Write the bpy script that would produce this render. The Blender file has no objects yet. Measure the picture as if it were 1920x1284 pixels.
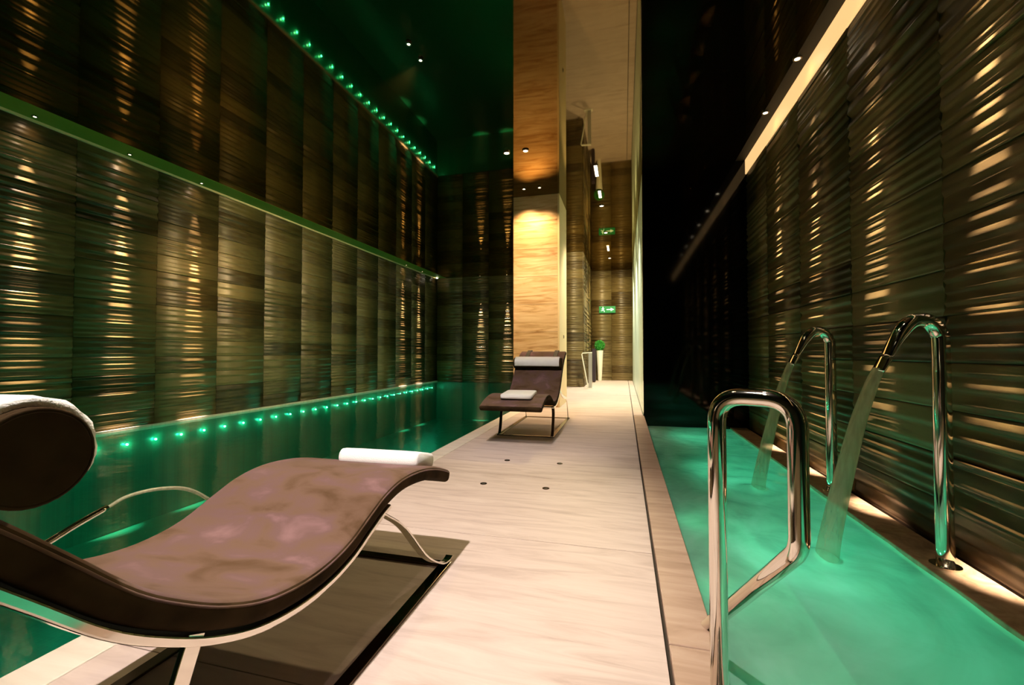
import bpy, bmesh, math, random
from mathutils import Vector, Matrix
random.seed(7)
S = bpy.context.scene
COL = S.collection
PI = math.pi
H = 0.85            # eye height
CZ = 3.315          # ceiling height
WZ = -0.125         # water level
XL, XR = -6.06, 1.54  # left and right wall faces
DL, DR = -1.578, 0.252  # deck edges
YF, YE = 13.43, 6.10  # far wall, dark end wall of the spa
YB = -2.6

# ---------------- camera, world, exposure ----------------
cam = bpy.data.cameras.new('camera')
cam.sensor_width = 36; cam.lens = 36 * 815 / 1920
cam.clip_start = 0.02
co = bpy.data.objects.new('camera', cam); COL.objects.link(co)
co.location = (0, 0, H)
co.rotation_euler = (math.radians(90 + 1.265), 0, math.radians(14.44))
S.camera = co
w = bpy.data.worlds.new('world'); S.world = w; w.use_nodes = True
w.node_tree.nodes['Background'].inputs[0].default_value = (0.02, 0.018, 0.012, 1)
w.node_tree.nodes['Background'].inputs[1].default_value = 0.2
S.view_settings.view_transform = 'Standard'; S.view_settings.look = 'None'
S.view_settings.exposure = 0.0; S.view_settings.gamma = 1; S.view_settings.use_curve_mapping = False

# ---------------- lamps (light only; most housings are built below) ----------------
def spot(loc, aim, power, col, size=90, blend=0.6, rad=0.03):
    l = bpy.data.lights.new('lamp', 'SPOT'); l.energy = power; l.color = col
    l.spot_size = math.radians(size); l.spot_blend = blend; l.shadow_soft_size = rad
    o = bpy.data.objects.new('lamp', l); COL.objects.link(o)
    o.location = loc
    o.rotation_euler = (Vector(aim) - Vector(loc)).to_track_quat('-Z', 'Y').to_euler()
    return o
def area(loc, aim, power, col, sx, sy):
    l = bpy.data.lights.new('lamp', 'AREA'); l.energy = power; l.color = col
    l.shape = 'RECTANGLE'; l.size = sx; l.size_y = sy
    o = bpy.data.objects.new('lamp', l); COL.objects.link(o)
    o.location = loc
    o.rotation_euler = (Vector(aim) - Vector(loc)).to_track_quat('-Z', 'Y').to_euler()
    return o
WARM = (1.0, 0.72, 0.46); WARMW = (1.0, 0.89, 0.84); OLIVE = (1.0, .82, .42); AMB = (1.0, 0.62, 0.28)
GREEN = (0.05, 1.0, 0.55); MINT = (0.16, 1.0, 0.62)
ZL = CZ - 0.035
RW_Y = [0.55, 1.43, 2.31, 3.19, 4.07, 4.92]
for y in RW_Y:
    spot((1.42, y, ZL), (1.53, y, 1.0), 4600, (1, .78, .60), 8.5, 1.0, 0.012)
    spot((1.42, y, ZL), (1.53, y, 2.3), 150, (1, .76, .60), 16, 1.0, 0.012)
    spot((1.42, y, ZL), (1.475, y, 0), 1, WARM, 140, 1.0, 0.02)
LW_Y = [2.25, 3.1, 4.0, 4.95, 11.1, 12.1]
for y in LW_Y:
    spot((-5.94, y, ZL), (-6.05, y, 1.0), 7000, (1, .76, .58), 9, 1.0, 0.012)
    spot((-5.94, y, ZL), (-6.05, y, 2.3), 330, (1, .76, .60), 18, 1.0, 0.012)
    spot((-5.94, y, ZL), (-6.0, y, 0), 3, WARM, 140, 1.0, 0.02)
FW_X = [-4.5, -3.6]
for x in FW_X:
    spot((x, YF - 0.12, ZL), (x, YF - 0.015, 1.0), 8000, (1, .80, .60), 9, 1.0, 0.012)
spot((-0.80, 0.02, ZL), (-0.78, 1.70, 0), 800, WARMW, 58, 0.9, 0.03)      # over the near lounger
spot((-0.98, 1.25, ZL), (-0.95, 4.55, 0.2), 430, WARMW, 42, 0.8, 0.03)    # towards the far lounger
spot((-0.10, 0.9, ZL), (0.0, 1.6, 0), 25, (1, .74, .62), 75, 0.9, 0.03)      # over the deck by the rail
spot((-1.447, 6.34, ZL), (-1.40, 6.66, 1.7), 110, AMB, 100, 0.8, 0.03)
spot((-1.208, 6.34, ZL), (-1.22, 6.66, 1.2), 60, AMB, 100, 0.8, 0.03)
spot((-1.389, 5.13, ZL), (-1.30, 6.6, 0.9), 330, (1, .72, .42), 70, 0.9, 0.03)
spot((-1.650, 3.1, ZL), (XL, 5.1, 1.85), 620, (1, .70, .34), 22, 1.0, 0.02)
spot((-1.645, 3.3, ZL), (XL, 7.0, 1.3), 750, OLIVE, 62, 1.0, 0.02)
for y, p in ((7.4, 300), (9.1, 560), (11.6, 560)):
    spot((-0.35, y, ZL), (-0.35, YF, 1.4), p * .35, (1.0, .8, .42), 100, 0.8, 0.04)
    spot((-0.35, y, ZL), (-0.30, y + .1, 0), p, (1.0, .9, .68), 95, 0.8, 0.04)
for y, a in ((-.9, 110), (1.25, 120), (5.13, 155)):  # added wide fill lamps, to lift the dark shadows on the deck
    spot((-1.15, y, ZL), (-1.15 if y < 4 else -3.2, y, 0), 55, OLIVE, a, 1.0, 0.04)
spot((-0.40, 7.3, ZL), (-0.95, 1.0, 0), 520, OLIVE, 34, 0.9, 0.03)   # added fill raking along the deck, lifts the near lounger's shadow
# under water
for y in (0.6, 3.0, 5.4, 7.8, 10.2):  # added floods out of view, to tint the left wall green
    spot((DL - 0.06, y, -0.55), (-5.6, y + .3, -0.35), 55, GREEN, 150, 1.0, 0.06)
for k in range(35):
    l = bpy.data.lights.new('pool_lamp', 'POINT'); l.energy = 1.5; l.color = GREEN; l.shadow_soft_size = .008
    o = bpy.data.objects.new('pool_lamp', l); COL.objects.link(o); o.location = (XL + .06, 1.35 + .345 * k, -.31)
for y in (-0.6, 0.9, 2.4, 3.9, 5.4):
    spot((DR + 0.10, y, -0.75), (1.2, y, -0.6), 46, MINT, 150, 0.9, 0.06)

# ---------------- materials ----------------
def mat(name, col=(.5, .5, .5), rough=.5, metal=0, spec=.5, sheen=0, coat=0):
    m = bpy.data.materials.new(name); m.use_nodes = True
    b = m.node_tree.nodes['Principled BSDF']
    b.inputs['Base Color'].default_value = (*col, 1); b.inputs['Roughness'].default_value = rough
    b.inputs['Metallic'].default_value = metal; b.inputs['Specular IOR Level'].default_value = spec
    b.inputs['Sheen Weight'].default_value = sheen; b.inputs['Coat Weight'].default_value = coat
    return m
def N(m, t, **kw):
    n = m.node_tree.nodes.new(t)
    for k, v in kw.items():
        if k in n.inputs: n.inputs[k].default_value = v
        else: setattr(n, k, v)
    return n
def L(m, a, b): m.node_tree.links.new(a, b)
def coords(m, scale=(1, 1, 1), rot=(0, 0, 0)):
    g = N(m, 'ShaderNodeNewGeometry'); mp = N(m, 'ShaderNodeMapping')
    mp.inputs['Scale'].default_value = scale; mp.inputs['Rotation'].default_value = rot
    L(m, g.outputs['Position'], mp.inputs['Vector']); return mp.outputs['Vector']
def ramp(m, fac, stops):
    r = N(m, 'ShaderNodeValToRGB'); el = r.color_ramp.elements
    while len(el) < len(stops): el.new(.5)
    for e, (p, c) in zip(el, stops): e.position = p; e.color = (*c, 1)
    L(m, fac, r.inputs['Fac']); return r.outputs['Color']
def bump(m, fac, strength, dist=.01):
    b = N(m, 'ShaderNodeBump'); b.inputs['Strength'].default_value = strength; b.inputs['Distance'].default_value = dist
    L(m, fac, b.inputs['Height']); L(m, b.outputs['Normal'], m.node_tree.nodes['Principled BSDF'].inputs['Normal'])
def P(m): return m.node_tree.nodes['Principled BSDF']

M = {}
# bronze-brown rippled wall tile
m = M['tile'] = mat('bronze_tile', (.1, .07, .03), .40, .1, .55)
nz = N(m, 'ShaderNodeTexNoise', Scale=5.0, Detail=6.0); L(m, coords(m, (1, 1, 6)), nz.inputs['Vector'])
oi = N(m, 'ShaderNodeObjectInfo')
ad = N(m, 'ShaderNodeMath', operation='MULTIPLY_ADD'); L(m, oi.outputs['Random'], ad.inputs[0]); ad.inputs[1].default_value = .6
L(m, nz.outputs['Fac'], ad.inputs[2])
L(m, ramp(m, ad.outputs[0], [(.3, (.028, .016, .005)), (.65, (.080, .050, .015)), (1.0, (.165, .115, .042))]), P(m).inputs['Base Color'])
n2 = N(m, 'ShaderNodeTexNoise', Scale=260.0, Detail=2.0); L(m, coords(m), n2.inputs['Vector'])
bump(m, n2.outputs['Fac'], .25, .002)
# dark wall backing
M['backing'] = mat('dark_backing', (.012, .009, .006), .7)
# ceiling: bronze-tinted gloss
m = M['ceiling'] = mat('bronze_gloss_ceiling', (.004, .003, .001), .5, 0, 0)
gl = N(m, 'ShaderNodeBsdfGlossy', Roughness=.03); gl.inputs['Color'].default_value = (1, .76, .36, 1)
fr = N(m, 'ShaderNodeFresnel', IOR=1.8); mx = N(m, 'ShaderNodeMixShader')
L(m, fr.outputs[0], mx.inputs[0]); L(m, P(m).outputs[0], mx.inputs[1]); L(m, gl.outputs[0], mx.inputs[2])
L(m, mx.outputs[0], [n for n in m.node_tree.nodes if n.type == 'OUTPUT_MATERIAL'][0].inputs[0])
# end wall, black glass
m = M['black'] = mat('black_glass', (.0015, .0012, .001), .06, 0, .35)
# limestone floor
def stone(name, c0, c1, c2, rough, rot, sc=(1.2, 9, 1)):
    m = mat(name, c1, rough, 0, .4)
    v = coords(m, sc, (0, 0, rot))
    nz = N(m, 'ShaderNodeTexNoise', Scale=1.6, Detail=8.0, Roughness=.62, Distortion=1.1); L(m, v, nz.inputs['Vector'])
    L(m, ramp(m, nz.outputs['Fac'], [(.28, c0), (.5, c1), (.75, c2)]), P(m).inputs['Base Color'])
    bump(m, nz.outputs['Fac'], .06, .004)
    return m
M['floor'] = stone('beige_limestone', (.42, .32, .27), (.56, .445, .385), (.64, .53, .46), .55, .12)
M['coping'] = stone('coping_limestone', (.30, .19, .13), (.42, .28, .20), (.50, .36, .27), .42, .1)
M['copingl'] = stone('pale_coping', (.60, .52, .42), (.72, .63, .52), (.8, .7, .6), .42, .1)
M['ledge'] = stone('ledge_stone', (.20, .13, .07), (.42, .28, .17), (.55, .4, .26), .4, .2, (6, 6, 6))
# travertine column
m = M['travertine'] = mat('golden_travertine', (.7, .5, .3), .38)
v = coords(m, (1.2, 1.2, 9), (0, .25, 0))
nz = N(m, 'ShaderNodeTexNoise', Scale=1.4, Detail=7.0, Distortion=1.6); L(m, v, nz.inputs['Vector'])
L(m, ramp(m, nz.outputs['Fac'], [(.3, (.42, .23, .09)), (.5, (.66, .45, .24)), (.75, (.78, .6, .38))]), P(m).inputs['Base Color'])
M['cream'] = mat('cream_stone_trim', (.78, .62, .36), .45)
M['soffit'] = mat('green_lit_soffit', (.13, .22, .02), .6)  # cream strip; green light from the pool is put into its colour
M['mint'] = mat('pale_glass_panel', (.70, .88, .74), .35, 0, .5)
M['grout'] = mat('dark_joint', (.02, .012, .006), .8)
# suede
m = M['suede'] = mat('mauve_brown_suede', (.3, .2, .17), .85, 0, .1, .22)
nz = N(m, 'ShaderNodeTexNoise', Scale=6.5, Detail=5.0, Distortion=.5); L(m, coords(m, (1, 1.6, 1), (0, 0, .5)), nz.inputs['Vector'])
L(m, ramp(m, nz.outputs['Fac'], [(.30, (.075, .040, .018)), (.46, (.125, .072, .046)), (.58, (.125, .070, .062)), (.74, (.20, .112, .108))]), P(m).inputs['Base Color'])
P(m).inputs['Sheen Tint'].default_value = (1, .75, .7, 1); P(m).inputs['Sheen Roughness'].default_value = .4
n2 = N(m, 'ShaderNodeTexNoise', Scale=600.0); L(m, coords(m), n2.inputs['Vector']); bump(m, n2.outputs['Fac'], .2, .001)
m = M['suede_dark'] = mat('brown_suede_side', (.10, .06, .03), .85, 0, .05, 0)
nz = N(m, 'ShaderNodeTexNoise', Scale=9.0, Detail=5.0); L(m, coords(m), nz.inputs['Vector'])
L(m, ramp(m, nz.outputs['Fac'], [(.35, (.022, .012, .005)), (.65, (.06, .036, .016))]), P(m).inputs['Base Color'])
M['chrome'] = mat('polished_steel', (.82, .78, .70), .07, 1)
M['steel_dark'] = mat('dark_polished_steel', (.10, .07, .05), .16, 1)
M['strap'] = mat('black_strap', (.008, .007, .006), .6)
m = M['towel'] = mat('white_towel', (.86, .83, .78), .95, 0, .1, .3)
n2 = N(m, 'ShaderNodeTexNoise', Scale=350.0, Detail=3.0); L(m, coords(m), n2.inputs['Vector']); bump(m, n2.outputs['Fac'], .6, .003)
M['lampring'] = mat('lamp_ring', (.25, .22, .18), .3, 1)
def emis(name, col, s):
    m = mat(name, col); P(m).inputs['Emission Color'].default_value = (*col, 1); P(m).inputs['Emission Strength'].default_value = s; return m
M['bulb'] = emis('lamp_glow', (1, .85, .6), 25)
M['trimwash'] = emis('trim_lamp_wash', (1.0, .60, .25), 1.0)  # even glow stands in for lamplight on the cream trim
M['led'] = emis('green_led', (.30, 1, .75), 28)
M['slot'] = emis('slot_glow', (1, .85, .6), 8)
M['signglow'] = emis('sign_green', (.0, .22, .06), .35)
M['signwhite'] = emis('sign_white', (.7, 1, .85), .9)
M['potwhite'] = mat('white_pot', (.8, .78, .66), .35)
M['leaf'] = mat('green_foliage', (.03, .30, .03), .6)
M['greypanel'] = mat('grey_satin_metal', (.5, .5, .45), .35, .6)
M['darkpanel'] = mat('dark_violet_panel', (.03, .018, .03), .5)
m = M['basin'] = mat('green_pool_mosaic', (.04, .30, .20), .3)
br = N(m, 'ShaderNodeTexBrick', Scale=12.0); br.offset = 0; L(m, coords(m), br.inputs['Vector'])
br.inputs['Color1'].default_value = (.010, .15, .10, 1); br.inputs['Color2'].default_value = (.016, .19, .125, 1)
br.inputs['Mortar'].default_value = (.03, .2, .15, 1); br.inputs['Brick Width'].default_value = .5; br.inputs['Row Height'].default_value = .5
L(m, br.outputs['Color'], P(m).inputs['Base Color'])
M['basin2'] = mat('mint_pool_plaster', (.42, .82, .66), .5)

def water(name, tint, turbid_col, turbid, bscale, bstr, ior=1.33):
    m = bpy.data.materials.new(name); m.use_nodes = True
    nt = m.node_tree; nt.nodes.clear()
    out = N(m, 'ShaderNodeOutputMaterial'); mix = N(m, 'ShaderNodeMixShader'); fr = N(m, 'ShaderNodeFresnel', IOR=ior)
    gl = N(m, 'ShaderNodeBsdfGlossy', Roughness=.08); tr = N(m, 'ShaderNodeBsdfTransparent'); tr.inputs[0].default_value = (*tint, 1)
    nz = N(m, 'ShaderNodeTexNoise', Scale=bscale, Detail=3.0, Distortion=.6); L(m, coords(m), nz.inputs['Vector'])
    b = N(m, 'ShaderNodeBump'); b.inputs['Strength'].default_value = bstr; b.inputs['Distance'].default_value = .03
    L(m, nz.outputs['Fac'], b.inputs['Height']); L(m, b.outputs[0], gl.inputs['Normal']); L(m, b.outputs[0], fr.inputs['Normal'])
    body = tr.outputs[0]
    if turbid > 0:
        n3 = N(m, 'ShaderNodeTexNoise', Scale=1.7, Detail=4.0, Distortion=1.8); L(m, coords(m, (1.3, .8, 1)), n3.inputs['Vector'])
        c = ramp(m, n3.outputs['Fac'], [(.3, tuple(x * .75 for x in turbid_col)), (.5, turbid_col), (.72, tuple(min(1, x * 1.1 + .1) for x in turbid_col))])
        tl = N(m, 'ShaderNodeBsdfTranslucent'); df = N(m, 'ShaderNodeBsdfDiffuse'); L(m, c, tl.inputs[0]); L(m, c, df.inputs[0])
        m1 = N(m, 'ShaderNodeMixShader'); m1.inputs[0].default_value = .35; L(m, tl.outputs[0], m1.inputs[1]); L(m, df.outputs[0], m1.inputs[2])
        m2 = N(m, 'ShaderNodeMixShader'); m2.inputs[0].default_value = turbid; L(m, body, m2.inputs[1]); L(m, m1.outputs[0], m2.inputs[2]); body = m2.outputs[0]
    L(m, fr.outputs[0], mix.inputs[0]); L(m, body, mix.inputs[1]); L(m, gl.outputs[0], mix.inputs[2]); L(m, mix.outputs[0], out.inputs[0])
    return m
M['water1'] = water('clear_green_water', (.45, .85, .72), None, 0, 7.0, .12)
M['water2'] = water('milky_mint_water', (.5, .95, .8), (.48, .86, .68), .75, 5.0, .25)
def stream_mat():
    m = bpy.data.materials.new('falling_water'); m.use_nodes = True; m.node_tree.nodes.clear()
    out = N(m, 'ShaderNodeOutputMaterial'); mix = N(m, 'ShaderNodeMixShader'); tr = N(m, 'ShaderNodeBsdfTransparent'); tr.inputs[0].default_value = (.95, 1, .95, 1)
    a = N(m, 'ShaderNodeBsdfDiffuse'); a.inputs[0].default_value = (.62, .60, .42, 1); t = N(m, 'ShaderNodeBsdfTranslucent'); t.inputs[0].default_value = (.62, .62, .45, 1)
    g = N(m, 'ShaderNodeBsdfGlossy', Roughness=.25)
    m1 = N(m, 'ShaderNodeMixShader'); L(m, a.outputs[0], m1.inputs[1]); L(m, t.outputs[0], m1.inputs[2])
    m3 = N(m, 'ShaderNodeMixShader'); m3.inputs[0].default_value = .15; L(m, m1.outputs[0], m3.inputs[1]); L(m, g.outputs[0], m3.inputs[2])
    nz = N(m, 'ShaderNodeTexNoise', Scale=18.0, Detail=2.0); L(m, coords(m, (3, 3, .35)), nz.inputs['Vector'])
    mr = N(m, 'ShaderNodeMapRange'); mr.inputs['To Min'].default_value = .4; mr.inputs['To Max'].default_value = .9
    L(m, nz.outputs['Fac'], mr.inputs['Value'])
    g2 = N(m, 'ShaderNodeNewGeometry'); sx = N(m, 'ShaderNodeSeparateXYZ'); L(m, g2.outputs['Position'], sx.inputs[0])
    m4 = N(m, 'ShaderNodeMapRange'); m4.inputs['From Min'].default_value = WZ; m4.inputs['From Max'].default_value = WZ + .45; m4.inputs['To Min'].default_value = .5; m4.inputs['To Max'].default_value = 1
    L(m, sx.outputs['Z'], m4.inputs['Value']); mu = N(m, 'ShaderNodeMath', operation='MULTIPLY'); L(m, mr.outputs[0], mu.inputs[0]); L(m, m4.outputs[0], mu.inputs[1])
    L(m, mu.outputs[0], mix.inputs[0])
    L(m, tr.outputs[0], mix.inputs[1]); L(m, m3.outputs[0], mix.inputs[2]); L(m, mix.outputs[0], out.inputs[0])
    return m
M['stream'] = stream_mat()

# ---------------- helpers ----------------
def obj(name, bm, m, parent=None, smooth=False, bevel=0, seg=2, fix=True):
    me = bpy.data.meshes.new(name)
    if fix: bmesh.ops.recalc_face_normals(bm, faces=bm.faces)
    bm.to_mesh(me); bm.free()
    if m is not None: me.materials.append(m)
    if smooth:
        for p in me.polygons: p.use_smooth = True
    o = bpy.data.objects.new(name, me); COL.objects.link(o)
    if parent is not None: o.parent = parent
    if bevel:
        b = o.modifiers.new('bevel', 'BEVEL'); b.width = bevel; b.segments = seg; b.limit_method = 'ANGLE'
    return o
def tag(o, label, cat, group=None, kind=None):
    o['label'] = label; o['category'] = cat
    if group: o['group'] = group
    if kind: o['kind'] = kind
    return o
def thing(name, label, cat, loc=(0, 0, 0), rotz=0, group=None):
    o = bpy.data.objects.new(name, None); COL.objects.link(o); o.empty_display_size = .1
    o.location = loc; o.rotation_euler = (0, 0, rotz)
    return tag(o, label, cat, group)
def box(x0, x1, y0, y1, z0, z1, bm=None):
    bm = bm or bmesh.new()
    v = [bm.verts.new(p) for p in ((x0, y0, z0), (x1, y0, z0), (x1, y1, z0), (x0, y1, z0), (x0, y0, z1), (x1, y0, z1), (x1, y1, z1), (x0, y1, z1))]
    for f in ((0, 3, 2, 1), (4, 5, 6, 7), (0, 1, 5, 4), (1, 2, 6, 5), (2, 3, 7, 6), (3, 0, 4, 7)): bm.faces.new([v[i] for i in f])
    return bm
def struct(name, bm, m, parent=None, **kw):
    o = obj(name, bm, m, parent, **kw)
    if parent is None: o['kind'] = 'structure'
    return o
def cyl(r, z0, z1, n=24, c=(0, 0), r2=None, bm=None):
    bm = bm or bmesh.new(); r2 = r if r2 is None else r2
    a = [bm.verts.new((c[0] + r * math.cos(2 * PI * i / n), c[1] + r * math.sin(2 * PI * i / n), z0)) for i in range(n)]
    b = [bm.verts.new((c[0] + r2 * math.cos(2 * PI * i / n), c[1] + r2 * math.sin(2 * PI * i / n), z1)) for i in range(n)]
    for i in range(n): bm.faces.new((a[i], a[(i + 1) % n], b[(i + 1) % n], b[i]))
    bm.faces.new(a[::-1]); bm.faces.new(b); return bm
def ring(r0, r1, z0, z1, n=24):
    bm = bmesh.new(); R = []
    for r, z in ((r0, z0), (r1, z0), (r1, z1), (r0, z1)):
        R.append([bm.verts.new((r * math.cos(2 * PI * i / n), r * math.sin(2 * PI * i / n), z)) for i in range(n)])
    for k in range(4):
        a, b = R[k], R[(k + 1) % 4]
        for i in range(n): bm.faces.new((a[i], a[(i + 1) % n], b[(i + 1) % n], b[i]))
    return bm
def catmull(pts, n=8):
    pts = [Vector(p) for p in pts]; out = []
    P4 = [pts[0] * 2 - pts[1]] + pts + [pts[-1] * 2 - pts[-2]]
    for i in range(1, len(P4) - 2):
        a, b, c, d = P4[i - 1:i + 3]
        for k in range(n):
            t = k / n
            out.append(.5 * ((2 * b) + (c - a) * t + (2 * a - 5 * b + 4 * c - d) * t * t + (3 * b - a - 3 * c + d) * t ** 3))
    out.append(pts[-1]); return out
def sweep(path, section, side=None, scale=None, bm=None, caps=True):
    """section: (u, v) points; u along `side` (or a carried frame), v along the normal"""
    bm = bm or bmesh.new(); path = [Vector(p) for p in path]; rings = []
    prev = None
    for i, p in enumerate(path):
        t = (path[min(i + 1, len(path) - 1)] - path[max(i - 1, 0)]).normalized()
        if side is not None:
            u = Vector(side); u = (u - t * u.dot(t)).normalized()
        else:
            if prev is None: prev = Vector((0, 0, 1)) if abs(t.z) < .9 else Vector((0, 1, 0))
            u = (prev - t * prev.dot(t)).normalized(); prev = u
        v = u.cross(t)
        s = scale(i / (len(path) - 1)) if scale else (1, 1)
        rings.append([bm.verts.new(p + u * a * s[0] + v * b * s[1]) for a, b in section])
    n = len(section)
    for a, b in zip(rings, rings[1:]):
        for i in range(n): bm.faces.new((a[i], a[(i + 1) % n], b[(i + 1) % n], b[i]))
    if caps: bm.faces.new(rings[0][::-1]); bm.faces.new(rings[-1])
    return bm
def circ(r, n=16): return [(r * math.cos(2 * PI * i / n), r * math.sin(2 * PI * i / n)) for i in range(n)]
def rrect(w, h, r, k=4):
    out = []
    for cx, cy, a0 in ((w / 2 - r, h / 2 - r, 0), (-w / 2 + r, h / 2 - r, 90), (-w / 2 + r, -h / 2 + r, 180), (w / 2 - r, -h / 2 + r, 270)):
        for j in range(k + 1):
            a = math.radians(a0 + 90 * j / k); out.append((cx + r * math.cos(a), cy + r * math.sin(a)))
    return out

# ---------------- the shell ----------------
struct('ceiling', box(XL - .3, XR + .3, YB, YF + .3, CZ, CZ + .2), M['ceiling'])
struct('wall_left', box(XL - .25, XL - .012, YB, YF + .2, -1.6, CZ), M['backing'])
struct('wall_right', box(XR + .012, XR + .25, YB, YE + .2, -1.6, CZ), M['backing'])
struct('wall_back', box(XL, XR, YB - .2, YB, -1.6, CZ), M['backing'])
struct('wall_far', box(XL - .25, DR, YF + .012, YF + .2, -1.6, CZ), M['backing'])
struct('wall_end', box(DR, XR + .012, YE, YE + .12, -1.6, CZ), M['black'])
struct('wall_passage', box(DR, DR + .25, YE + .12, YF + .2, -.3, CZ), M['mint'])
struct('wall_divider', box(DL, -.97, 10.72, YF, -.3, CZ), M['backing'])
W = {o.name: o for o in COL.objects if o.name.startswith('wall_')}

ROWS = 15; TH = (CZ - WZ) / ROWS
def tile_mesh(i, wdt):
    """a slab whose face ripples along its height: x = width, y = depth (face towards +y), z = height"""
    rnd = random.Random(i * 13 + 5)
    n = 22; g = .0015
    calm = (i % 3) / 3 + .2
    amp = (.0075 if calm < .6 else .0035) * rnd.uniform(.8, 1.2); f1 = rnd.choice((2, 3, 3, 4)); ph = rnd.uniform(0, 6.28); f2 = rnd.uniform(1, 1.8)
    bm = bmesh.new(); prof = []
    for k in range(n + 1):
        t = k / n
        th = 2 * PI * f1 * t + ph; d = amp * 2.6 / f1 * (math.sin(th) + .38 * math.sin(2 * th) + .12 * math.sin(3 * th)) + amp * .5 * math.sin(2 * PI * f2 * t + ph * 2)
        d = max(d, -.016)
        prof.append((.020 + d, g + t * (TH - 2 * g)))
    a = [bm.verts.new((g, d, z)) for d, z in prof]; b = [bm.verts.new((wdt - g, d, z)) for d, z in prof]
    for k in range(n):
        f = bm.faces.new((a[k], b[k], b[k + 1], a[k + 1])); f.smooth = True
    c = [bm.verts.new(p) for p in ((g, 0, g), (wdt - g, 0, g), (wdt - g, 0, TH - g), (g, 0, TH - g))]
    bm.faces.new((c[0], c[1], b[0], a[0])); bm.faces.new((a[-1], b[-1], c[2], c[3]))
    bm.faces.new([c[0]] + a + [c[3]]); bm.faces.new([c[1]] + b + [c[2]])
    me = bpy.data.meshes.new('tile'); bmesh.ops.recalc_face_normals(bm, faces=bm.faces); bm.to_mesh(me); bm.free()
    me.materials.append(M['tile']); return me
VARS = {}
def tile_at(parent, loc, rz, wdt, calm=.33):
    i = random.choice((2, 5, 8)) if random.random() < calm else random.choice((0, 1, 3, 4, 6, 7)); key = (i, round(wdt, 3))
    if key not in VARS: VARS[key] = tile_mesh(i, wdt)
    o = bpy.data.objects.new('tile', VARS[key]); COL.objects.link(o); o.location = loc; o.rotation_euler = (0, 0, rz); o.parent = parent
edgesL = [3.53 + .9 * k for k in range(-3, 12)]
for y0, y1 in zip(edgesL, edgesL[1:]):
    for r in range(ROWS): tile_at(W['wall_left'], (XL - .012, y1, WZ + r * TH), -PI / 2, min(y1, YF) - y0, .35 if y0 < 4.3 else .8)
edgesR = [-.10, .80, 1.70, 2.60, 3.50, 4.40, 5.30, YE]
for y0, y1 in zip(edgesR, edgesR[1:]):
    for r in range(ROWS): tile_at(W['wall_right'], (XR + .012, y0, WZ + .005 + r * TH), PI / 2, y1 - y0)
# far wall: face towards -y
xs = [XL + .02 + .9 * k for k in range(5)] + [DL]
for x0, x1 in zip(xs, xs[1:]):
    for r in range(ROWS): tile_at(W['wall_far'], (x1, YF + .012, WZ + r * TH), PI, x1 - x0)
for x0, x1 in ((-.97, -.36), (-.36, DR)):
    for r in range(ROWS): tile_at(W['wall_far'], (x1, YF + .012, r * CZ / ROWS), PI, x1 - x0)
for r in range(ROWS): tile_at(W['wall_divider'], (-.97, 10.72, r * CZ / ROWS), PI, -.97 - DL)
for y0, y1 in ((10.72, 11.62), (11.62, 12.52), (12.52, YF)):
    for r in range(ROWS): tile_at(W['wall_divider'], (-.97, y1, r * CZ / ROWS), -PI / 2, y1 - y0)

# ceiling edge strips
struct('trim_1', box(XR - .022, XR + .012, YB, YE, CZ - .185, CZ - .001), M['trimwash'])
struct('mirror_mask', box(1.405, XR - .0225, YB, YE, CZ - .002, CZ + .002), M['backing'])  # added dark strip that hides the trim's mirror image in the ceiling
struct('trim_2', box(XL - .01, XL + .36, YB, YF, CZ - .004, CZ + .002), M['soffit'])
struct('trim_3', box(XL - .01, XL + .03, YB, YF, CZ - .030, CZ - .005), M['cream'])
struct('trim_4', box(XL - .01, XL + .045, YB, YF, WZ - .03, WZ + .028), M['copingl'])

# deck
FL = struct('floor', box(DL, DR, YB, YF, -.30, -.022), M['grout'])
J = .0018
ys = [YB + .05] + [-1.0 + .98 * k for k in range(15)]; ys[-1] = YF
for i, (y0, y1) in enumerate(zip(ys, ys[1:])):
    obj('slab', box(-1.435 + .004, .116 - .006, y0 + J, y1 - J, -.022, 0), M['floor'], FL)
ys2 = [YB + .05] + [-.6 + 1.96 * k for k in range(4)] + [YE - .002]
for y0, y1 in zip(ys2, ys2[1:]): obj('coping_stone', box(.116 + .006, DR + .006, y0 + J, y1 - J, -.06, 0), M['coping'], FL, bevel=.004)
ys3 = [YB + .05] + [-.9 + 1.96 * k for k in range(8)]; ys3[-1] = YF
for y0, y1 in zip(ys3, ys3[1:]): obj('coping_stone', box(DL - .006, -1.435 - .002, y0 + J, y1 - J, -.06, 0), M['copingl'], FL, bevel=.004)
obj('slab', box(.116 + .006, DR - .01, YE + .004, YF, -.022, 0), M['floor'], FL)

# basins
bm = bmesh.new()
def inner(bm, x0, x1, y0, y1, z0, z1):
    v = [bm.verts.new(p) for p in ((x0, y0, z0), (x1, y0, z0), (x1, y1, z0), (x0, y1, z0), (x0, y0, z1), (x1, y0, z1), (x1, y1, z1), (x0, y1, z1))]
    for f in ((0, 1, 2, 3), (0, 4, 5, 1), (1, 5, 6, 2), (2, 6, 7, 3), (3, 7, 4, 0)): bm.faces.new([v[i] for i in f])
    return bm
struct('pool_basin', inner(bmesh.new(), XL, DL, YB + .01, YF, -1.35, WZ - .02), M['basin'])
struct('spa_basin', inner(bmesh.new(), DR, 1.315, YB + .01, YE, -1.1, WZ - .02), M['basin2'])
LE = struct('ledge', box(1.315, XR + .012, YB, YE, -1.1, WZ - .03), M['ledge'])
ys = [-1.6 + 1.1 * k for k in range(8)]; ys[-1] = YE
for y0, y1 in zip(ys, ys[1:]): obj('ledge_stone', box(1.308, XR - .035, y0 + J, y1 - J, WZ - .03, WZ + .012), M['ledge'], LE, bevel=.004)

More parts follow.
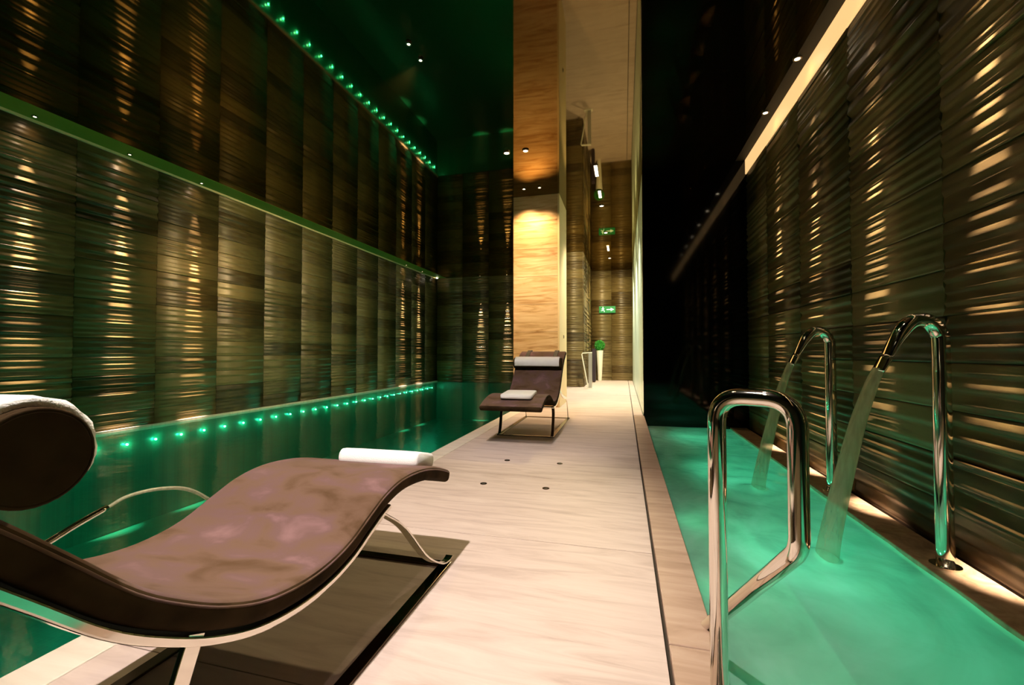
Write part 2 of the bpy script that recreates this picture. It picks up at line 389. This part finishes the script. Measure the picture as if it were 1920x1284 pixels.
def plane(x0, x1, y0, y1, z, nx=2, ny=2, fn=None):
    bm = bmesh.new(); g = [[bm.verts.new((x0 + (x1 - x0) * i / nx, y0 + (y1 - y0) * j / ny, z + (fn(x0 + (x1 - x0) * i / nx, y0 + (y1 - y0) * j / ny) if fn else 0))) for i in range(nx + 1)] for j in range(ny + 1)]
    for j in range(ny):
        for i in range(nx): bm.faces.new((g[j][i], g[j][i + 1], g[j + 1][i + 1], g[j + 1][i]))
    return bm
o = obj('pool_water', plane(XL + .02, DL - .001, YB + .02, YF - .01, WZ), M['water1'], fix=False)
tag(o, 'calm dark green water of the long swimming pool left of the deck', 'water', kind='stuff')
def spa_wave(x, y):
    z = 0
    for cx, cy in ((.90, 2.42), (.90, 3.5)):
        r = math.hypot(x - cx, y - cy); z += .012 * math.cos(r * 26) * math.exp(-r * 3.0) + .016 * math.exp(-(r / .12) ** 2)
    return z + .003 * math.sin(x * 9 + y * 5) * math.sin(y * 7 - x * 3)
o = obj('spa_water', plane(DR + .001, 1.314, YB + .02, YE - .002, WZ - .008, 36, 180, spa_wave), M['water2'], smooth=True, fix=False)
tag(o, 'bright milky mint green bubbling water of the narrow pool right of the deck', 'water', kind='stuff')

# ---------------- column ----------------
CX0, CX1, CY0, CY1 = -1.694, -.96, 6.67, 7.52
CO = struct('column', box(CX0 + .02, CX1 - .02, CY0 + .02, CY1, 0, CZ), M['grout'])
zj = [0, .295] + [.295 + .435 * k for k in range(1, 7)] + [CZ]
for z0, z1 in zip(zj, zj[1:]):
    obj('stone_panel', box(CX0, CX1 - .03, CY0, CY0 + .02, z0 + .002, z1 - .002), M['travertine'], CO)
    obj('stone_panel', box(CX0, CX0 + .02, CY0 + .021, CY1, z0 + .002, z1 - .002), M['travertine'], CO)
    obj('side_panel', box(CX1 - .028, CX1, CY0, CY1, z0 + .0005, z1 - .0005), M['cream'], CO)
struct('column_plinth', box(CX0 + .02, DL - .008, CY0 + .02, CY1, -1.35, 0), M['basin'])
k = thing('push_button', 'small dark round push button on the cream side of the stone column', 'button', (CX1, 7.1, 1.10))
bm = cyl(.022, 0, .012, 16); bmesh.ops.rotate(bm, verts=bm.verts, matrix=Matrix.Rotation(PI / 2, 3, 'Y')); obj('cap', bm, M['steel_dark'], k)
bm = ring(.022, .034, 0, .006, 16); bmesh.ops.rotate(bm, verts=bm.verts, matrix=Matrix.Rotation(PI / 2, 3, 'Y')); obj('bezel', bm, M['chrome'], k)

# ---------------- lamp housings ----------------
def downlight(x, y, label, group=None, r=.028, glow='bulb', proto={}):
    key = (r, glow)
    t = thing('ceiling_downlight', label, 'ceiling light', (x, y, CZ - .001), 0, group)
    if key not in proto:
        a = obj('rim', ring(r, r + .012, -.012, 0), M['lampring'], t, smooth=False); b = obj('lens', cyl(r, -.006, 0), M[glow], t)
        proto[key] = (a, b)
    else:
        for s in proto[key]:
            c = s.copy(); COL.objects.link(c); c.parent = t
    return t
ords = ['first', 'second', 'third', 'fourth', 'fifth', 'sixth']
for i, y in enumerate(sorted(RW_Y, reverse=True)):
    downlight(1.42, y, f'small bright warm downlight above the right wall, {ords[i]} from the black end wall', 'downlights along the right wall', .022)
for i, y in enumerate(LW_Y):
    nm = ['nearest', 'second nearest', 'third nearest', 'fourth nearest', 'second farthest', 'farthest'][i]
    downlight(-5.94, y, f'small warm downlight above the left pool wall, the {nm} of the row', 'downlights along the left wall', .014)
downlight(-4.5, YF - .12, 'small warm downlight above the far pool wall, the one further from the column', 'downlights at the far wall', .014)
downlight(-3.6, YF - .12, 'small warm downlight above the far pool wall, the one nearer the column', 'downlights at the far wall', .014)
downlight(-1.447, 6.34, 'left one of two small ceiling lights right above the stone column face', 'column downlights', .018)
downlight(-1.208, 6.34, 'right one of two small ceiling lights right above the stone column face', 'column downlights', .018)
downlight(-1.389, 5.13, 'bright ceiling spot between the far lounger and the stone column', None, .03)
downlight(-1.65, 3.1, 'nearer one of two tiny ceiling dots over the pool edge', 'tiny ceiling spots over the pool edge', .012)
downlight(-1.645, 3.3, 'farther one of two tiny ceiling dots over the pool edge', 'tiny ceiling spots over the pool edge', .012)
downlight(-.80, .02, 'ceiling spot directly over the near lounger')
downlight(-.98, 1.25, 'ceiling spot over the foot end of the near lounger')
downlight(-1.15, 1.25, 'added wide fill lamp over the foot end of the near lounger')  # this and the next two house the added fill lamps
downlight(-1.15, -.9, 'added wide fill lamp behind the near lounger')
downlight(-1.15, 5.13, 'added wide fill lamp over the far lounger')
downlight(-.10, .9, 'ceiling spot over the deck beside the grab rail')
for y, nm in ((7.4, 'nearest round downlight in the passage ceiling'), (9.1, 'middle round downlight in the passage ceiling'), (11.6, 'farthest round downlight in the passage ceiling')):
    downlight(-.35, y, nm, 'round passage downlights', .03)
for (y, l), nm in zip(((5.95, .36), (6.85, .30), (10.5, .5)), ('nearest', 'middle', 'farthest')):
    t = thing('slot_light', f'{nm} slim linear light recessed in the ceiling over the passage', 'ceiling light', (-.35, y, CZ - .001), 0, 'slim linear passage lights')
    obj('frame', box(-.03, .03, -l / 2 - .01, l / 2 + .01, -.008, 0), M['lampring'], t); obj('diffuser', box(-.02, .02, -l / 2, l / 2, -.011, -.008), M['slot'], t)
t = thing('corner_lamp', 'tiny white lamp in the far left ceiling corner over the pool', 'lamp', (XL + .12, YF - .25, CZ - .03))
obj('housing', cyl(.035, .01, .028, 16), M['lampring'], t); obj('bulb', cyl(.028, -.01, .01, 16), M['bulb'], t)
# green leds along the waterline
led = None
y = 1.35
while y < YF - .1:
    if led is None:
        bm = cyl(.013, 0, .012, 10); bmesh.ops.rotate(bm, verts=bm.verts, matrix=Matrix.Rotation(PI / 2, 3, 'Y')); led = obj('pool_light', bm, M['led']); o = led
    else:
        o = led.copy(); COL.objects.link(o)
    o.location = (XL + .001, y, -.31)
    tag(o, 'tiny green pool light in the even row under the left waterline', 'pool light', 'row of pool lights under the left wall')
    y += .345

# ---------------- loungers ----------------
PROF = [(0, .372), (.04, .388), (.12, .415), (.22, .438), (.33, .450), (.42, .447), (.50, .430), (.58, .399), (.66, .366), (.74, .350), (.83, .349), (.93, .367), (1.02, .405), (1.10, .454), (1.17, .508), (1.25, .590), (1.33, .670), (1.42, .745), (1.52, .808), (1.60, .842), (1.66, .858)]
def prof_at(s):
    for (a, za), (b, zb) in zip(PROF, PROF[1:]):
        if s <= b: return za + (zb - za) * (s - a) / (b - a)
    return PROF[-1][1]
def make_lounger(label, loc, rz, front, rear, rail):
    t = thing('chaise_lounge', label, 'lounger', loc, rz, 'suede chaise lounges on the deck')
    PW, PT = .57, .049
    top = catmull([(0, -s, z) for s, z in PROF], 5)
    # centre line of the pad
    mid = []
    for i, p in enumerate(top):
        tt = (top[min(i + 1, len(top) - 1)] - top[max(i - 1, 0)]).normalized(); n = Vector((0, tt.z, -tt.y))
        if n.z < 0: n = -n
        mid.append((p, n))
    off = lambda d, a=0, b=None: [p - n * d for p, n in mid[a:b]]
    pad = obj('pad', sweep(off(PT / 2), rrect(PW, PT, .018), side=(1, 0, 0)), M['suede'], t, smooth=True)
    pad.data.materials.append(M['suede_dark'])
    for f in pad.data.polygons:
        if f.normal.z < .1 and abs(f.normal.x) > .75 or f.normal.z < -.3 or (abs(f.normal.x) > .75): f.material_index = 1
    sb = obj('side_piping', sweep([p - n * .012 + Vector((PW / 2 - .003, 0, 0)) for p, n in mid], circ(.003, 6)), M['suede'], pad, smooth=True)
    i0 = min(range(len(top)), key=lambda i: abs(-top[i].y - rail)); 
    for sx in (-1, 1):
        path = [p + Vector((sx * (PW / 2 - .02), 0, 0)) for p in off(PT + .013, i0, len(top) - 3)]
        obj('rail', sweep(path, rrect(.030, .015, .003, 2), side=(1, 0, 0)), M['chrome'], t, smooth=False)
        path = [p + Vector((sx * (PW / 2 - .05), 0, 0)) for p in off(PT + .004, i0 + 10, len(top) - 5)]
        obj('shell_edge', sweep(path, rrect(.05, .012, .003, 2), side=(1, 0, 0)), M['strap'], t)
    XB = .274
    zr = lambda s: prof_at(s) - PT - .020
    # sprung front legs, rear legs, floor runners
    fs, ft = front; rs, rt = rear
    for sx in (-1, 1):
        x = sx * XB
        pts = [(sx * (PW / 2 - .02), -ft, zr(ft) + .006), (x, -(ft * .75 + fs * .25), zr(ft) * .78), (x, -(ft * .4 + fs * .6), zr(ft) * .33), (x, -(ft * .12 + fs * .88), .035), (x, -fs + .01, .012), (x, -fs + .05 if fs < ft else -fs - .04, .016)]
        obj('leg', sweep(catmull(pts, 6), rrect(.030, .007, .002, 2), side=(1, 0, 0)), M['chrome'], t)
        pts = [(sx * (PW / 2 - .02), -rt, zr(rt) + .006), (x, -(rt * .6 + rs * .4), zr(rt) * .62), (x, -(rt * .1 + rs * .9), .04), (x, -rs, .008)]
        if rs - rt > .4: pts[1:3] = [(x, -rt - .22, .335), (x, -rs + .16, .26), (x, -rs + .03, .08)]
        obj('leg', sweep(catmull(pts, 6), rrect(.010, .034, .002, 2), side=(1, 0, 0)), M['chrome'], t)
        obj('runner', box(x - .02, x + .02, -rs - .02, -fs + .02, 0, .008), M['steel_dark'], t, bevel=.002)
    obj('cross_bar', box(-XB + .02, XB - .02, -fs - .016, -fs + .02, 0, .008), M['steel_dark'], t)
    obj('cross_bar', box(-XB + .02, XB - .02, -rs - .02, -rs + .016, 0, .008), M['steel_dark'], t)
    for s in (ft + .02, rt):
        zz = zr(s) + .004
        obj('brace', sweep([(-PW / 2 + .03, -s, zz), (PW / 2 - .03, -s, zz)], circ(.010, 10)), M['chrome'], t, smooth=True)
    # head bolster
    bs, bz, br = 1.290, .722, .061
    n = 28; secn = circ(br, n)
    L2 = .565
    path = [(-L2 / 2, -bs, bz), (-L2 / 2 + .004, -bs, bz), (-L2 / 2 + .012, -bs, bz)] + [(-L2 / 2 + L2 * k / 10, -bs, bz) for k in range(1, 10)] + [(L2 / 2 - .012, -bs, bz), (L2 / 2 - .004, -bs, bz), (L2 / 2, -bs, bz)]
    sc = lambda q: (1, 1) if .05 < q < .95 else ((.90, .90) if q < .01 or q > .99 else ((.96, .96) if q < .1 and q < .08 or q > .92 else (1, 1)))
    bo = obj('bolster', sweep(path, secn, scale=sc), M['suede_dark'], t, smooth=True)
    for f in bo.data.polygons:
        if len(f.vertices) > 6: f.use_smooth = False
    obj('end_piping', bm := sweep([(L2 / 2 - .003, -bs + br * .95 * math.cos(a * PI / 16), bz + br * .95 * math.sin(a * PI / 16)) for a in range(33)], circ(.003, 6)), M['suede_dark'], bo, smooth=True)
    for x in (-.17, .17):
        pts = [(x, -bs + .02, bz - br + .02), (x, -bs - .03, bz - .03), (x, -bs - .13, .758), (x, -bs - .26, .835), (x, -1.665, .87), (x, -1.69, .84), (x, -1.685, .78)]
        obj('strap', sweep(catmull(pts, 5), rrect(.05, .005, .002, 2), side=(1, 0, 0)), M['strap'], t)
    return t
def bolster_towel(root, label):
    """a towel lying around the bolster: a bent slab"""
    bs, bz, r0, r1 = 1.290, .722, .0615, .074
    bm = bmesh.new(); n = 22; a0, a1 = math.radians(-28), math.radians(165); xs = (-.255, -.25, -.12, 0, .12, .262, .267)
    def P_(r, a, x):
        return root.matrix_world_manual @ Vector((x, -bs + r * math.cos(a), bz + r * math.sin(a)))
    G = []
    for k in range(n + 1):
        a = a0 + (a1 - a0) * k / n
        G.append(([bm.verts.new(P_(r1 - (.004 if i in (0, 6) else 0) + .0015 * math.sin(k * 1.7 + i * 2), a, x)) for i, x in enumerate(xs)], [bm.verts.new(P_(r0, a, x)) for x in xs]))
    for (o0, i0), (o1, i1) in zip(G, G[1:]):
        for i in range(len(xs) - 1):
            bm.faces.new((o0[i], o0[i + 1], o1[i + 1], o1[i])); bm.faces.new((i0[i], i1[i], i1[i + 1], i0[i + 1]))
        bm.faces.new((o0[0], o1[0], i1[0], i0[0])); bm.faces.new((o0[-1], i0[-1], i1[-1], o1[-1]))
    for o_, i_ in (G[0], G[-1]):
        for i in range(len(xs) - 1): bm.faces.new((o_[i], o_[i + 1], i_[i + 1], i_[i]))
    return tag(obj('towel', bm, M['towel'], smooth=True), label, 'towel', 'white towels on the loungers')
CXL = -.972
l1 = make_lounger('near mauve brown suede chaise lounge, largest in view, seen from its side', (CXL, 1.66, 0), 0, (.03, .49), (1.24, 1.07), .47)
l2 = make_lounger('far brown suede chaise lounge standing before the stone column, foot end forward', (CXL, 3.70, 0), PI, (.62, .72), (1.90, 1.16), .70)
class R_:
    def __init__(s, o): s.matrix_world_manual = Matrix.Translation(o.location) @ Matrix.Rotation(o.rotation_euler[2], 4, 'Z')
bolster_towel(R_(l1), 'white towel wrapped over the head bolster of the near lounger')
bolster_towel(R_(l2), 'white towel wrapped over the head bolster of the far lounger')
def folded_towel(loc, sx, sy, h, rz, tilt, label):
    t = thing('folded_towel', label, 'towel', loc, rz, 'white towels on the loungers'); t.rotation_euler = (tilt, 0, rz)
    bm = bmesh.new()
    sec = rrect(sy, h, h * .42, 5)
    path = [(-sx / 2, 0, h / 2), (-sx / 2 + .006, 0, h / 2), (-sx / 2 + .02, 0, h / 2), (-sx * .2, 0, h / 2), (sx * .2, 0, h / 2), (sx / 2 - .02, 0, h / 2), (sx / 2 - .006, 0, h / 2), (sx / 2, 0, h / 2)]
    sc = lambda q: {0: (.86, .80), 1: (.95, .93), 2: (1, 1), 3: (1.01, 1.02), 4: (1.01, 1.02), 5: (1, 1), 6: (.95, .93), 7: (.86, .80)}[round(q * 7)]
    obj('fold', sweep(path, sec, side=(0, 1, 0), scale=sc), M['towel'], t, smooth=True)
    return t
folded_towel((-.905, 1.535, .402), .33, .17, .062, .03, math.radians(-15), 'thick folded white towel on the foot end of the near lounger')
folded_towel((-.955, 3.98, .432), .29, .36, .042, .05, math.radians(2), 'flat folded white towel on the foot end of the far lounger')

# ---------------- grab rail ----------------
def fillet(pts, r, n=7):
    pts = [Vector(p) for p in pts]; out = [pts[0]]
    for a, b, c in zip(pts, pts[1:], pts[2:]):
        d1 = (a - b).normalized(); d2 = (c - b).normalized(); ang = d1.angle(d2); k = min(r / math.tan(ang / 2), (a - b).length * .49, (c - b).length * .49)
        p0, p1 = b + d1 * k, b + d2 * k
        for i in range(n + 1):
            t = i / n; out.append(p0 * (1 - t) ** 2 + b * 2 * t * (1 - t) * .5 * 1.0 * 1 + p1 * t ** 2 if False else (p0 * (1 - t) ** 2 + b * 2 * t * (1 - t) + p1 * t * t))
    out.append(pts[-1]); return out
t = thing('grab_rail', 'polished steel looped grab rail in front, standing on the coping of the mint pool', 'handrail', (.205, 1.085, 0))
b = Vector((.205, 1.085, 0))
pts = [Vector(p) - b for p in ((.205, 1.085, 0), (.205, 1.085, .752), (.345, 1.015, .752), (.345, 1.015, .445), (.245, 1.50, -.02))]
obj('tube', sweep(fillet(pts, .062, 9), circ(.0195, 20)), M['chrome'], t, smooth=True)
obj('base_flange', cyl(.036, 0, .008, 28), M['chrome'], t)
bm = cyl(.034, -.006, .006, 24); bmesh.ops.rotate(bm, verts=bm.verts, matrix=Matrix.Rotation(PI / 2, 3, 'Y')); bmesh.ops.translate(bm, verts=bm.verts, vec=Vector((.262, 1.50, -.045)) - b)
obj('wall_flange', bm, M['steel_dark'], t)

# ---------------- neck fountains ----------------
def fountain(y, label, slabel):
    z0 = WZ + .012; X = 1.395
    t = thing('water_spout', label, 'fountain', (X, y, z0), 0, 'gooseneck spouts over the mint pool')
    pts = [(0, 0, 0), (0, 0, .55), (0, 0, .98), (-.008, 0, 1.05), (-.04, 0, 1.10), (-.085, 0, 1.112), (-.125, 0, 1.09), (-.165, 0, 1.03), (-.215, 0, .93)]
    obj('post', sweep(catmull(pts, 7), circ(.033, 20), side=(0, 1, 0), scale=lambda q: (1, 1) if q < .82 else (1 + (q - .82) * 1.2, 1 - (q - .82) * 2.6)), M['chrome'], t, smooth=True)
    pts = [(-.208, 0, .945), (-.228, 0, .905), (-.245, 0, .872)]
    obj('nozzle', sweep(catmull(pts, 3), circ(.036, 20), side=(0, 1, 0), scale=lambda q: (1.15 + q * .18, .60 - q * .1)), M['chrome'], t, smooth=True)
    obj('base_flange', cyl(.056, 0, .008, 28), M['chrome'], t)
    pts = [(X - .242, y, z0 + .885), (X - .275, y, z0 + .80), (X - .320, y, z0 + .66), (X - .365, y, z0 + .48), (X - .41, y, z0 + .28), (X - .45, y, z0 + .08), (X - .468, y, z0 - .03)]
    o = obj('water_jet', sweep(catmull(pts, 6), circ(.040, 18), side=(0, 1, 0), scale=lambda q: (1 + q * .55, .42 + q * .75)), M['stream'], smooth=True)
    tag(o, slabel, 'water', 'water jets of the spouts')
fountain(2.40, 'near polished steel gooseneck spout on the stone ledge by the right wall', 'wide clear jet falling from the near spout into the mint pool')
fountain(3.495, 'far polished steel gooseneck spout on the stone ledge by the right wall', 'thin clear jet falling from the far spout into the mint pool')

# spout arching over the big pool, behind the near lounger
t = thing('pool_spout', 'slim steel spout arching from the deck edge behind the near lounger', 'fountain', (-1.62, .62, 0))
b = Vector((-1.62, .62, 0))
obj('tube', sweep(catmull([Vector(p) - b for p in ((-1.55, .62, 0), (-1.55, .62, .12), (-1.60, .75, .24), (-1.63, .93, .305), (-1.66, 1.07, .335))], 7), circ(.010, 12)), M['chrome'], t, smooth=True)
obj('base_flange', cyl(.024, 0, .006, 20, (.07, 0)), M['chrome'], t)
o = obj('water_jet', sweep(catmull([(-1.66, 1.07, .335), (-1.69, 1.16, .345), (-1.72, 1.30, .325), (-1.75, 1.44, .27), (-1.79, 1.6, .14), (-1.82, 1.74, -.04), (-1.83, 1.78, -.13)], 6), circ(.005, 8), scale=lambda q: (1 + q, 1 + q)), M['stream'], smooth=True)
tag(o, 'thin arcing water jet falling into the dark green pool behind the near lounger', 'water')

# ---------------- small things ----------------
def flr(px, py):   # floor fixtures, positions from the plan
    d = 815 * H / (py - 660); X = (px - 1170) / (py - 660) * H * .968; return X, (d + X * .2494) / .968
for (px, py), nm in zip(((951, 862), (1049, 868), (907, 905), (1023, 914)), ('far left', 'far right', 'near left', 'near right')):
    X, Y = flr(px, py)
    t = thing('floor_socket', f'small dark round floor socket between the loungers, {nm} of the four', 'floor socket', (X, Y, 0), 0, 'floor sockets between the loungers')
    obj('ring', ring(.013, .022, 0, .003, 20), M['steel_dark'], t); obj('plug', cyl(.0125, -.002, .002, 16), M['strap'], t)
# exit sign
t = thing('exit_sign', 'lit green exit sign with white figure and arrow on the far passage wall', 'sign', (-.48, YF - .055, 2.13))
obj('box', box(-.24, .24, -.02, .04, -.10, .10), M['signglow'], t)
y0, y1 = -.026, -.0205
a = bmesh.new()
v0 = [(-.02, -.014), (.10, -.014), (.10, -.05), (.20, 0), (.10, .05), (.10, .014), (-.02, .014)]
f = [a.verts.new((x, y0, z)) for x, z in v0]; g = [a.verts.new((x, y1, z)) for x, z in v0]; a.faces.new(f); a.faces.new(g[::-1])
for i in range(7): a.faces.new((f[i], f[(i + 1) % 7], g[(i + 1) % 7], g[i]))
obj('arrow', a, M['signwhite'], t)
fg = bmesh.new()
sweep([(-.12, -.023, .055), (-.12, -.023, .0551), (-.12, -.021, .056)], circ(.001, 3), bm=fg)
def seg(p, q, wd):
    d = Vector((q[0] - p[0], 0, q[1] - p[1])).normalized(); nrm = Vector((-d.z, 0, d.x)) * wd
    A = Vector((p[0], 0, p[1])); B = Vector((q[0], 0, q[1])); vs = []
    for yy in (y0, y1): vs.append([fg.verts.new(c + Vector((0, yy, 0))) for c in (A + nrm, B + nrm, B - nrm, A - nrm)])
    fg.faces.new(vs[0]); fg.faces.new(vs[1][::-1])
    for i in range(4): fg.faces.new((vs[0][i], vs[0][(i + 1) % 4], vs[1][(i + 1) % 4], vs[1][i]))
seg((-.125, .05), (-.125, .078), .013); seg((-.13, .045), (-.12, -.01), .014); seg((-.12, -.01), (-.085, -.04), .009); seg((-.085, -.04), (-.09, -.075), .008)
seg((-.122, -.01), (-.155, -.035), .009); seg((-.155, -.035), (-.185, -.03), .008); seg((-.13, .04), (-.085, .02), .007); seg((-.13, .04), (-.17, .015), .007)
obj('running_figure', fg, M['signwhite'], t)
# plant in a tall pot
def rnd_ball(r, n, seed, squash=1.0):
    rr = random.Random(seed); bm = bmesh.new()
    for i in range(n):
        z = 1 - 2 * (i + .5) / n; a = i * 2.39996; q = math.sqrt(1 - z * z); d = Vector((q * math.cos(a), q * math.sin(a), z * squash))
        p = d * r * rr.uniform(.72, 1.0); s = r * .22; u = d.orthogonal().normalized(); u.rotate(Matrix.Rotation(rr.uniform(0, 6), 3, d)); v = d.cross(u)
        e = p + d * r * .22
        A = [bm.verts.new(x) for x in (p - v * s * .5, p + u * s * .4 + d * .01, p + v * s * .5, e)]
        bm.faces.new((A[0], A[1], A[3])); bm.faces.new((A[1], A[2], A[3])); bm.faces.new((A[2], A[0], A[3]))
    return bm
t = thing('potted_plant', 'round green plant in a tall slim white pot at the end of the passage', 'plant', (-.70, 13.22, 0))
obj('pot', cyl(.055, 0, .90, 4 * 6, r2=.105), M['potwhite'], t, bevel=.004)
f = obj('foliage', rnd_ball(.145, 420, 4), M['leaf'], t); f.location = (0, 0, 1.05)
f['kind'] = 'stuff'
obj('core', sweep([(0, 0, .9), (0, 0, 1.0), (0, 0, 1.15)], circ(.07, 8)), M['leaf'], t)
# dark slim cabinet + framed pedestal
t = thing('display_plinth', 'slim dark upright plinth between the framed stand and the white pot', 'plinth', (-.82, 12.5, 0))
obj('body', box(-.045, .045, -.1, .1, .03, .93), M['darkpanel'], t, bevel=.004); obj('foot', box(-.035, .035, -.09, .09, 0, .03), M['steel_dark'], t); obj('top', box(-.05, .05, -.105, .105, .93, .945), M['darkpanel'], t)
t = thing('side_stand', 'tall tapering stand with pale open frame beside the dark plinth', 'stand', (-.80, 10.4, 0))
bm = bmesh.new()
fr = obj('frame', sweep([(-.02, 0, .0), (-.17, 0, .80), (-.15, 0, .825), (.07, 0, .84)], rrect(.05, .022, .004, 2), side=(0, 1, 0)), M['potwhite'], t)
obj('back_panel', box(-.01, .07, -.03, .03, .01, .83), M['greypanel'], t); obj('foot', box(-.09, .11, -.06, .06, 0, .012), M['potwhite'], t)
